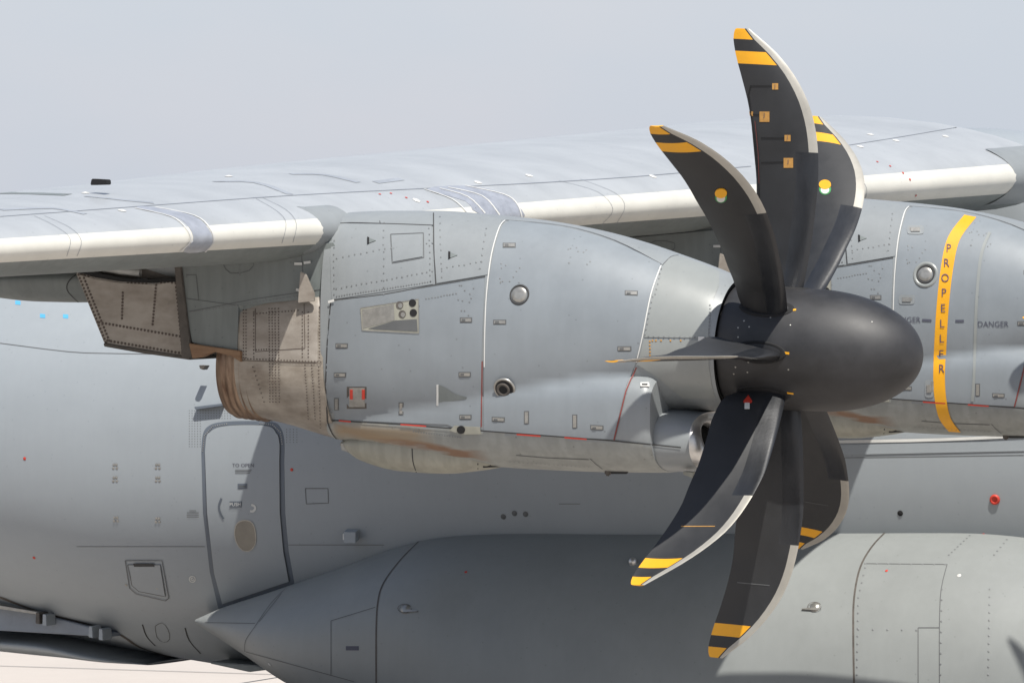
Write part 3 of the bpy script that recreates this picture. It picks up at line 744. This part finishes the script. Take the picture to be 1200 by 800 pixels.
# the inboard engine: the same pieces, plus its own warning stripe and stencils
def copy_part(o, parent):
    c = o.copy(); COL.objects.link(c); c.parent = parent
    for ch in o.children: copy_part(ch, c)
    return c
nac3 = bpy.data.objects.new('engine_nacelle', None); link(nac3, AIR)
nac3.location = HUB + VOFF - ORIGIN[AIR.name]; ORIGIN[nac3.name] = HUB + VOFF
for ch in list(nac4.children): copy_part(ch, nac3)
nac4['label'] = 'outboard engine nacelle, nearest the camera'
nac3['label'] = 'inboard engine nacelle with the yellow propeller warning stripe'
def shifted(s): return Surf([v + VOFF for v in s.v], s.f)
B3 = shifted(BODY); A3 = shifted(SA)
pts = smooth_line([(1137, 254), (1118, 280), (1110, 315), (1105, 360), (1102, 410), (1101, 445), (1103, 470), (1108, 490), (1119, 505)], 6)
V, Fc = strip_geo(pts, .118, B3, .0095, 4)
mesh('warning_stripe', V, Fc, M['yellow'], nac3, label='yellow propeller warning stripe')
for ch, (x, y) in zip('PROPELLER', ((1112, 292), (1109.5, 309), (1108, 326.5), (1106.5, 343.5), (1105.5, 361.5), (1104.5, 379.5), (1104, 397), (1103.5, 415), (1104, 432.5))):
    text('stripe_letter', ch, x, y, 13.5, B3, M['purple'], nac3, h=.016, sx=.9, bold=-.0)
text('danger_stencil', 'DANGER', 1164, 380, 9.5, B3, M['ink'], nac3, h=.012, sx=.95)
text('danger_stencil', 'DANGER', 1061, 375, 9.5, B3, M['ink'], nac3, h=.012, sx=.95)
for a, b in (((1081, 375), (1092, 375.5)), ((1120, 376), (1130, 376))): strips('danger_arrow', [[a, b]], .022, B3, M['ink'], nac3, .012)
for (x, y, a, b) in ((1073, 270, 19, 10), (1063, 351, 18, 11), (1089.5, 455, 10, 20)):
    panel('latch_surround', smooth_line([(x - a / 2, y - b / 3), (x - a / 3, y - b / 2), (x + a / 3, y - b / 2), (x + a / 2, y - b / 3), (x + a / 2, y + b / 3), (x + a / 3, y + b / 2), (x - a / 3, y + b / 2), (x - a / 2, y + b / 3)], 2, True), B3, M['paint'], nac3, h=.012, g=20)
    panel('latch', rect(x, y, a * .55, b * .45), B3, M['steel'], nac3, h=.02, g=20)
p, n = B3.hit(1085, 322)
V, Fc = revolve([(.006, .125), (.016, .115), (.018, .1), (.008, .09)], 28, p, n); mesh('porthole_surround', V, Fc, M['nose'], nac3)
strips('cowl_band', [smooth_line([(1160, 273), (1150, 300), (1145, 350), (1143, 400), (1142, 440), (1140, 470)], 5)], .028, B3, M['nose'], nac3, .013)

prop3, BS3, SP3 = propeller(HUB + VOFF, 2.5, R(24))

# ------------------------------------------------------------------ wing
LE0 = W(378, 270, -.62)                      # where the white edge meets the outboard nacelle
SL = VOFF / S
def le_at(Y):
    Yd = Y - (-.62); return Vector((LE0.x + SL.x * Yd, Y, LE0.z + SL.z * Yd + .016 * min(0, Yd) + .026 * max(0, Yd - .3)))
def naca(xc, t, cam_):
    yt = 5 * t * (.2969 * math.sqrt(xc) - .126 * xc - .3516 * xc**2 + .2843 * xc**3 - .1036 * xc**4)
    p = .4; yc = cam_ / p**2 * (2 * p * xc - xc * xc) if xc < p else cam_ / (1 - p)**2 * (1 - 2 * p + 2 * p * xc - xc * xc)
    return yc + yt, yc - yt
XC = [0, .0006, .002, .004, .0065, .0105, .015, .02, .028, .04, .06, .09, .13, .18, .25, .33, .42, .52, .63, .75, .88, 1.0]
def wing_z(x, z, Y):
    q_ = max(0, min(1, (Y + 3.5) / 6)); k_ = lerp(.74, .90, q_ * q_ * (3 - 2 * q_))
    return z * ((k_ + (1 - k_) * math.exp(-x / .03)) if z > 0 else 1 + .42 * (1 - math.exp(-x / .04)))
US, LS_ = 5, 6                              # white paint reaches these chord stations above / below
V = []; Fc = []; mi = []; NY = 60; Y0, Y1 = -9.5, 11.2
m = 2 * len(XC) - 1
for i in range(NY + 1):
    Y = lerp(Y0, Y1, i / NY); L0 = le_at(Y); cz = 4.9 + .14 * (Y + .6); c = cz + .075 * max(0, Y - 2); t = .14
    up = [naca(x, t, .035)[0] for x in XC]; lo = [naca(x, t, .035)[1] for x in XC]
    ring = [(x, z) for x, z in zip(XC, up)][::-1] + [(x, z) for x, z in zip(XC, lo)][1:]
    for x, z in ring: V.append(Vector((L0.x - x * c, Y, L0.z + wing_z(x, z, Y) * cz)))
n_ = len(XC)
for i in range(NY):
    for k in range(m - 1):
        Fc.append((i * m + k, i * m + k + 1, (i + 1) * m + k + 1, (i + 1) * m + k))
        top = k < n_ - 1; j = (n_ - 1 - k) if top else (k - n_ + 2)
        mi.append(1 if (top and j <= US) or (not top and j <= LS_) else 0 if top else 2)  # underside takes the greenish pylon paint, its darker tone standing in for shade
wg = sub('wing', (0, 0, ZH))
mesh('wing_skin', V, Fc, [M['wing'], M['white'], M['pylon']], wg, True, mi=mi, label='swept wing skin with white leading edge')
SW = Surf(V, Fc)
bm = None
seam([smooth_line([(0, 254), (150, 243), (300, 232), (400, 226), (500, 221), (640, 214), (760, 206), (880, 195)], 5), [(985, 172), (1060, 160), (1136, 147)]], SW, M['walk2'], wg, .012, .003)
seam([smooth_line([(40, 253), (66, 266), (82, 280), (78, 300)], 4), smooth_line([(52, 253), (82, 267), (95, 282), (90, 300)], 4), smooth_line([(300, 233), (325, 248), (335, 262), (330, 285)], 4), smooth_line([(308, 232), (335, 246), (347, 262), (343, 284)], 4),
      smooth_line([(655, 212), (700, 225), (718, 245), (706, 262)], 4), smooth_line([(680, 210), (720, 226), (732, 242), (722, 262)], 4), smooth_line([(950, 198), (1000, 205), (1015, 220), (1013, 235)], 4)], SW, M['walk2'], wg, .005, .003)
for q in ([(160, 244), (180, 243), (225, 253), (244, 268), (249, 283), (240, 294), (215, 295), (226, 282), (222, 268), (205, 254)],):
    panel('slat_joint', smooth_line(q, 3, True), SW, M['silver'], wg, .004, 5, label='bare metal slat joint, outboard of the near nacelle')
strips('slat_joint_edge', [smooth_line([(158, 244), (200, 254), (218, 268), (223, 282), (210, 295)], 4)], .02, SW, M['bright'], wg, .006)
strips('slat_joint_edge', [smooth_line([(182, 243), (228, 253), (246, 268), (250, 283), (240, 295)], 4)], .02, SW, M['bright'], wg, .006)
panel('slat_joint', smooth_line([(500, 222), (545, 218), (588, 226), (606, 240), (612, 256), (560, 250), (545, 236)], 3, True), SW, M['silver'], wg, .004, 5, label='bare metal slat joint between the nacelles')
for a in ([(497, 222), (530, 234), (548, 250)], [(515, 221), (548, 231), (568, 250)], [(525, 220), (565, 230), (585, 252)], [(545, 218), (590, 228), (606, 240), (612, 258)]):
    strips('slat_joint_edge', [smooth_line(a, 4)], .02, SW, M['bright'], wg, .007)
for a in ([(0, 246), (60, 244), (100, 251)], [(100, 230), (140, 234), (180, 238)], [(340, 228), (300, 214), (250, 213)], [(420, 214), (380, 205), (340, 204)], [(470, 210), (440, 214)]):
    strips('walkway_mark', [smooth_line(a, 3)], .08, SW, M['walk'], wg, .003)
strips('service_mark', [[(0, 226.5), (40, 227), (80, 228.5)]], .2, SW, M['pylon'], wg, .003)
dots('wing_fastener', [(143, 247), (100, 226.5), (488, 235), (268, 207), (765, 207), (620, 206), (560, 214), (1020, 158), (1050, 165), (1108, 160), (1008, 172)], .04, SW, M['bright'], wg, .004)
dots('red_tag', [(445, 228), (476, 232), (501, 237), (458, 227), (1028, 190), (1043, 195), (1058, 203), (1066, 210.5), (1073, 229)], .014, SW, M['red'], wg, .006)
# small black blade antenna standing on the wing
a = W(108, 217, .8)
slab('blade_antenna', [(105.5, 217), (107, 209.5), (124, 210.5), (124.5, 216.5)], -2.0, -1.9, M['black'], wg, bev=.006)
# fairing behind the outboard engine, only its tail end reaches the picture
T = [row(-60, 330, 336, .03, 2, 2, None, 0), row(-20, 322, 347, .16, 2, 2, 330, 0), row(40, 315, 353.5, .26, 2, 2, 328, 0), row(90, 312, 354.5, .3, 2, 2, 328, 0), row(135, 310, 352, .3, 2, 2, 328, 0)]
V, Fc = loft(T, 30, 40, y0=.1); mesh('flap_track_fairing', V, Fc, M['pylon'], wg)
SQ = Surf(V, Fc); seam([smooth_line([(98, 316), (82, 328), (79, 340), (92, 354)], 5)], SQ, M['dark'], wg, .010, .003)
# fillet round the nacelle where the white edge ends
def collar(Ya, Yb, h_):
    V = []; Fc = []
    X_ = [.05, .04, .032, .02, .012, .006, .002, 0]
    prof = [(x, naca(x, .14, .035)[0]) for x in X_] + [(x, naca(x, .14, .035)[1]) for x in X_[-2::-1]]
    mm = len(prof)
    for Y, o_ in ((Ya, 0), (lerp(Ya, Yb, .2), h_), (Yb, h_ * 1.6)):
        L0 = le_at(Y); c = 4.9 + .14 * (Y + .6)
        for j, (x, z) in enumerate(prof):
            t_ = Vector((prof[min(j + 1, mm - 1)][0] - prof[max(j - 1, 0)][0], prof[min(j + 1, mm - 1)][1] - prof[max(j - 1, 0)][1])).normalized()
            k_ = o_ * min(1, (.05 - x) / .02) - .004 * (x > .045) * (o_ > 0)
            V.append(Vector((L0.x - x * c - t_.y * k_, Y, L0.z + wing_z(x, z, Y) * c - t_.x * k_)))
    for i in range(2):
        for j in range(mm - 1): Fc.append((i * mm + j, i * mm + j + 1, (i + 1) * mm + j + 1, (i + 1) * mm + j))
    mesh('edge_fillet', V, Fc, M['paint'], wg)
collar(-.62, -.2, .012); collar(10.42, 11.15, .02)
# pylon shoulders under the wing that carry each nacelle
for off in (Vector(), VOFF):
    T = [(LE0.x - 2.0, LE0.z + .1, LE0.z - .42, LE0.z - .2, .36, 3, 3), (LE0.x - 1.0, LE0.z + .15, LE0.z - .55, LE0.z - .3, .45, 3, 3), (LE0.x + .1, LE0.z + .12, LE0.z - .6, LE0.z - .3, .48, 3, 3), (LE0.x + .9, LE0.z + .0, LE0.z - .5, LE0.z - .2, .36, 2.5, 3)]
    T = [tuple([r[0] + off.x] + [z + off.z for z in r[1:4]] + list(r[4:])) for r in T]
    V, Fc = loft(T, 24, 48, y0=off.y); mesh('pylon', V, Fc, M['paint'], wg)

# ------------------------------------------------------------------ fuselage
YC = 12.6; HW = 2.82
def frow(px, yt, yb, w_, nu=2.15, nl=2.15, yc=None):
    a = W(px, yt, YC); b = W(px, yb, YC); return (a.x, a.z, b.z, W(px, yc if yc else 518, YC).z, w_, nu, nl)
FT = [frow(-500, 285, 600, 1.9, yc=445), frow(-300, 275, 655, 2.3, yc=470), frow(-100, 268, 702, 2.6, yc=490), frow(60, 265, 738, 2.74, yc=505), frow(200, 262, 764, 2.82, yc=515), frow(330, 262, 782, HW), frow(700, 262, 790, HW), frow(1600, 262, 790, HW)]
V, Fc = loft(FT, 120, 160, True, True, y0=YC)
fu = sub('fuselage', (0, YC, ZH))
mesh('fuselage_skin', V, Fc, M['fuse'], fu, True, sharp=50); SFU = Surf(V, Fc)
# door: dark recessed frame, proud leaf, window, writing
door = smooth_line([(236, 530), (238, 508), (246, 498), (262, 494), (290, 493), (318, 494), (328, 500), (333, 515), (333, 540)], 4)
outer = door + [(334, 600), (338, 645), (345, 684), (256, 713), (246, 670), (238, 600)]
inner = [(x + (5 if x < 280 else -5 if x > 300 else 0) * (1 if True else 0), y + (5 if y < 503 else 3 if y < 520 else 0)) for x, y in door]
inner = inner + [(328.5, 600), (332.5, 645), (339, 680), (261, 706), (251.5, 670), (243.5, 600)]
panel('door_surround', outer, SFU, M['frame'], fu, .003, 10, label='blue-grey frame round the fuselage door')
panel('door_leaf', inner, SFU, M['fuse'], fu, .018, 8, label='grey fuselage side door with one small window')
seam([inner + inner[:1]], SFU, M['mid'], fu, .012, .010)
win = smooth_line([(276, 622), (279, 612), (288, 608.5), (297, 612), (300.5, 624), (300, 636), (294, 643.5), (285, 643), (278, 634)], 3, True)
panel('door_window', win, SFU, M['glass'], fu, .022, 6)
seam([win + win[:1]], SFU, M['steel'], fu, .012, .024)
text('door_stencil', 'TO OPEN', 286, 545, 6, SFU, M['ink'], fu, h=.022)
for i in range(3): strips('stencil_line', [[(276.5, 550 + i * 1.8), (296 - i, 550 + i * 1.8)]], .006, SFU, M['mid'], fu, .022)
panel('stencil_plate', rect(285, 569, 11, 6), SFU, M['frame'], fu, .022, 20); strips('stencil_line', [[(281, 569), (289, 569)]], .012, SFU, M['mid'], fu, .028)
panel('push_plate', rect(277, 590, 14, 7), SFU, M['frame'], fu, .022, 20); text('push_stencil', 'PUSH', 277, 590, 5.6, SFU, M['bright'], fu, h=.03)
strips('handle_arc', [smooth_line([(260.5, 583), (257.5, 592), (259, 600), (263, 607)], 4)], .024, SFU, M['frame'], fu, .022)
strips('handle_arc', [smooth_line([(295.5, 590.5), (299, 592), (300, 595), (297.5, 598), (294, 598)], 4)], .024, SFU, M['bright'], fu, .022)
# dotted vortex and pressure tappings beside the door
dp = [(x, y) for x in [222 + i * 3.2 for i in range(16)] for y in [481 + j * 3 for j in range(15)] if (x < 236 or (y < 494)) and y > 478 and not (x > 236 and y > 490)]
dots('perforation', dp + [(x, y) for x in (336, 340, 344, 348) for y in range(503, 520, 3)], .005, SFU, M['mid'], fu, .003)
dots('door_fastener', along([(238, 528), (240, 510), (250, 499), (266, 496.5)], 2.6) + along([(305, 495.5), (320, 497.5), (329, 506), (331, 520)], 2.6), .007, SFU, M['steel'], fu, .009)
slab('rain_gutter', [(229, 476.5), (262, 472.5), (262, 475.5), (231, 480)], 9.74, 9.86, M['frame'], fu, plane=9.78, bev=.005)
seam([smooth_line([(0, 402), (80, 412), (130, 414), (200, 415)], 3)], SFU, M['mid'], fu, .008, .003)
seam([[(90, 640), (240, 640)], [(338, 638), (450, 638)]], SFU, M['mid'], fu, .006, .003)
seam([[(358, 572), (384.5, 572), (385, 589), (359, 590), (358, 572)]], SFU, M['mid'], fu, .008, .003)
hp = [(147, 656), (190, 656), (198, 700), (194, 703), (160, 695), (152, 688), (147, 656)]
panel('service_hatch', [(150, 661), (188, 661), (194, 698), (163, 692), (155, 685)], SFU, M['fuse'], fu, .008, 20, label='small hatch low on the fuselage aft of the door')
seam([hp, [(150, 661), (188, 661), (194, 698), (163, 692), (155, 685), (150, 661)]], SFU, M['mid'], fu, .009, .009)
strips('hatch_hinge', [[(157, 661), (181, 661)]], .04, SFU, M['dark'], fu, .012)
seam([smooth_line([(182, 733), (190, 729), (197, 737), (199, 748), (192, 752), (184, 746), (182, 733)], 2)], SFU, M['mid'], fu, .008, .003)
seam([smooth_line([(167, 731), (172, 745), (182, 756)], 3), smooth_line([(217, 735), (222, 750), (235, 765)], 3)], SFU, M['dark'], fu, .016, .003)
dots('static_fitting', [(x + dx, y + dy) for x, y in ((135, 563), (185, 563), (136, 610), (185, 611), (135, 548), (185, 548)) for dx, dy in ((-2, 0), (2, 0), (-1.5, -4), (1.5, -4))] + [(164, 682), (184, 689), (148, 685)], .016, SFU, M['steel'], fu, .004)
seam([ell(225.5, 678, 3.5, 3.5, 12) + ell(225.5, 678, 3.5, 3.5, 12)[:1], ell(225.5, 678, 1.5, 1.5, 8)], SFU, M['bright'], fu, .012, .004)
for x, y in ((40, 653), (29, 537), (342, 550)): dots('red_dot', [(x, y)], .018, SFU, M['red'], fu, .004, 8)
for x, y in ((21, 355), (50, 370.5), (77, 371)): panel('blue_tape', rect(x, y, 6, 4.5, -.6), SFU, M['blue'], fu, .003, 20)
for i in range(4): strips('stencil_line', [[(219 + (i == 0) * 3, 598 + i * 2.4), (233 - (i == 0) * 3, 598 + i * 2.4)]], .007, SFU, M['mid'], fu, .003)
p, n = SFU.hit(414, 625)
V, Fc = box_geo(p + n * .05, Vector((.065, 0, 0)), n * .05, Vector((0, 0, .055))); mesh('square_lamp', V, Fc, M['fuse'], fu, False)
V, Fc = box_geo(p + n * .06 + Vector((-.07, 0, 0)), Vector((.012, 0, 0)), n * .03, Vector((0, 0, .03))); mesh('lamp_glass', V, Fc, M['bright'], fu, False)
p, n = SFU.hit(1166, 585); V, Fc = revolve([(0, .052), (.02, .05), (.025, .03), (.012, .025), (.012, .0005)], 20, p, n); mesh('red_cap', V, Fc, M['red'], fu)
dots('probe', [(1055, 601)], .03, SFU, M['black'], fu, .004, 10)
strips('bright_rail', [smooth_line([(930, 518), (1000, 517), (1100, 515), (1210, 510)], 3)], .03, SFU, M['bright'], fu, .012)
strips('fuselage_joint', [[(930, 528), (1210, 522)]], .10, SFU, M['fuse'], fu, .010)
seam([[(655, 590), (680, 590)], [(930, 537), (1200, 533)]], SFU, M['mid'], fu, .006, .003)
dots('fuselage_fitting', [(590, 605), (603, 601), (616, 602)], .03, SFU, M['mid'], fu, .004, 10)
slab('hook_bracket', [(238, 427.5), (246, 428), (243, 433), (239, 431.5)], 9.680, 9.780, M['strut'], fu, plane=9.780, bev=.003)
# wing root fairing
def rrow(px, yt, yb, w_): p = W(px, yt, 12.3); q_ = W(px, yb, 12.3); return (p.x, p.z, q_.z, (p.z * .35 + q_.z * .65), w_, 2.6, 2.6)
T = [rrow(760, 185, 330, .5), rrow(900, 164, 330, .85), rrow(1050, 149, 330, .95), rrow(1150, 150, 330, 1.0), rrow(1210, 158, 330, .98), rrow(1270, 185, 330, .85), rrow(1330, 230, 330, .5)]
V, Fc = loft(T, 50, 90, y0=YC); mesh('wing_root_fairing', V, Fc, M['fuse'], fu, True)

# cargo ramp hanging below the tail, with its blue-grey inner structure
rp = sub('cargo_ramp', W(60, 750, 12.080))
V = []; Fc = []
T = [frow(-300, 690, 738, 1.5, 2.6, 2.4, 712), frow(0, 728, 753, 1.6, 2.6, 2.4, 738), frow(120, 738, 765, 1.6, 2.6, 2.4, 748), frow(180, 752, 769, 1.5, 2.6, 2.4, 762), frow(228, 768, 772, 1.2, 2.2, 2.2, 770)]
V, Fc = loft(T, 40, 64, y0=YC); mesh('ramp_skin', V, Fc, M['fuse'], rp)
o, sR = slab('ramp_beam', [(-60, 704), (0, 711), (60, 722), (130, 741), (130, 746), (60, 742), (-60, 735)], 10.830, 11.180, M['bluegrey'], rp, plane=10.830, bev=.01)
slab('ramp_rail', [(-60, 704), (0, 709), (46, 717), (46, 720), (0, 713), (-60, 708)], 10.700, 10.820, M['steel'], rp, plane=10.700, bev=.004)
for x, y in ((44, 722), (52, 724), (106, 738), (118, 741)):
    slab('ramp_bracket', [(x - 2, y - 5), (x + 2, y - 4), (x + 2.5, y + 9), (x - 2.5, y + 8)], 10.600, 10.820, M['fuse'] if x > 50 else M['strut'], rp, plane=10.600, bev=.004)
seam([smooth_line([(0, 699), (50, 717), (130, 738), (165, 758), (205, 770)], 4)], SFU, M['strut'], rp, .05, .006, name='ramp_seal')
slab('drain_mast', [(146, 766), (152, 766), (150.5, 774), (147.5, 772)], 12.080, 12.140, M['strut'], rp, plane=12.080, bev=.003)
slab('ventral_plate', [(245, 775), (300, 779), (316, 784), (292, 787), (246, 777)], 10.980, 11.980, M['pylon'], fu, plane=10.980, bev=.01)

# ------------------------------------------------------------------ sponson
YS = 10.35
def srow(px, yt, yb, w_, nu=2.2, nl=2.4, yc=None):
    a = W(px, yt, YS - w_ * .35); b = W(px, yb, YS - w_ * .35); return (a.x, a.z, b.z, W(px, yc, YS - w_ * .35).z if yc else (a.z + b.z) / 2, w_, nu, nl)
ST = [srow(232, 724, 730, .12), srow(262, 710, 750, .5, 2, 2), srow(300, 697, 775, .85, 2.1, 2.1), srow(345, 681, 806, 1.12, 2.1, 2.2), srow(400, 661, 835, 1.32, 2.1, 2.3), srow(450, 642, 855, 1.45), srow(510, 627, 880, 1.55, 2.2, 2.5), srow(600, 620.5, 940, 1.62, 2.1, 2.3, 800), srow(760, 620, 970, 1.65, 2.05, 2.2, 825),
      srow(1000, 618.5, 980, 1.68, 2.05, 2.2, 835), srow(1130, 618.5, 980, 1.68, 2.05, 2.2, 835), srow(1250, 632, 980, 1.62, 2.05, 2.2, 835), srow(1500, 680, 890, 1.3, 2.2, 2.4, 790), srow(1700, 760, 870, .6, 2, 2, 810)]
V, Fc = loft(ST, 150, 128, True, True, y0=YS)
sp = sub('landing_gear_sponson', (0, YS, 2))
mesh('sponson_skin', V, Fc, M['pod'], sp, True, sharp=50); SS = Surf(V, Fc)
seam([smooth_line([(491, 634), (470, 655), (450, 682), (443, 705), (441, 740), (441, 805)], 5), smooth_line([(1040, 621), (1022, 640), (1008, 665), (1001, 700), (1000, 740), (1001, 805)], 5)], SS, M['strut'], sp, .020, .003)
seam([[(388, 727), (440, 711)], [(388, 727), (388, 790)], [(288, 763), (415, 798)], smooth_line([(340, 684), (318, 706), (298, 735), (288, 750), (287, 763)], 3), [(240, 729), (299, 730)], [(241, 729), (252, 714)], [(304, 728), (330, 695)]], SS, M['mid'], sp, .008, .003)
seam([[(1014, 660), (1110, 661)], smooth_line([(1110, 661), (1103, 690), (1101, 730), (1101, 805)], 3), [(1076, 735), (1101, 735)], [(1076, 735), (1076, 805)]], SS, M['mid'], sp, .009, .003)
dots('sponson_rivet', along([(1014, 660), (1108, 661)], 13) + along([(1014, 665), (1006, 700), (1004, 790)], 9) + along([(1104, 690), (1102, 790)], 12) + along([(1112, 650), (1140, 624)], 5) + along([(1165, 650), (1180, 632)], 6) + along([(1160, 690), (1158, 790)], 9) + along([(1006, 737), (1074, 738)], 16), .012, SS, M['rivetg'], sp, .003)
dots('red_dot', [(546, 670), (1068, 621), (1153, 625), (1039, 668.5)], .016, SS, M['red'], sp, .003, 8)
dots('white_dot', [(1124, 674), (316, 778)], .022, SS, M['bright'], sp, .003, 8)
for x, y, fl in ((475, 713, 1), (955, 711, -1)):
    p, n = SS.hit(x, y)
    V, Fc = revolve([(.0, .055), (.012, .05), (.014, .0005)], 18, p, n); mesh('vent_boss', V, Fc, M['steel'], sp)
    panel('vent_blade', [(x - 2 * fl, y + 1), (x + 15 * fl, y + 2.6), (x + 15 * fl, y + 3.4), (x - 2 * fl, y + 4.5)], SS, M['steel'], sp, .02, 20)
    strips('vent_outline', [ell(x, y, 8, 5, 14)], .006, SS, M['strut'], sp, .016)
p, n = SS.hit(742, 659)
V, Fc = revolve([(.0, .045), (.03, .042), (.05, .028), (.055, .0005)], 18, p, n); mesh('round_lamp', V, Fc, M['chrome'], sp)
panel('faded_patch', rect(413, 759, 15, 5), SS, M['ink'], sp, .003, 20)
panel('service_placard', rect(1080, 693, 14, 9), SS, M['bright'], sp, .002, 20) if False else None
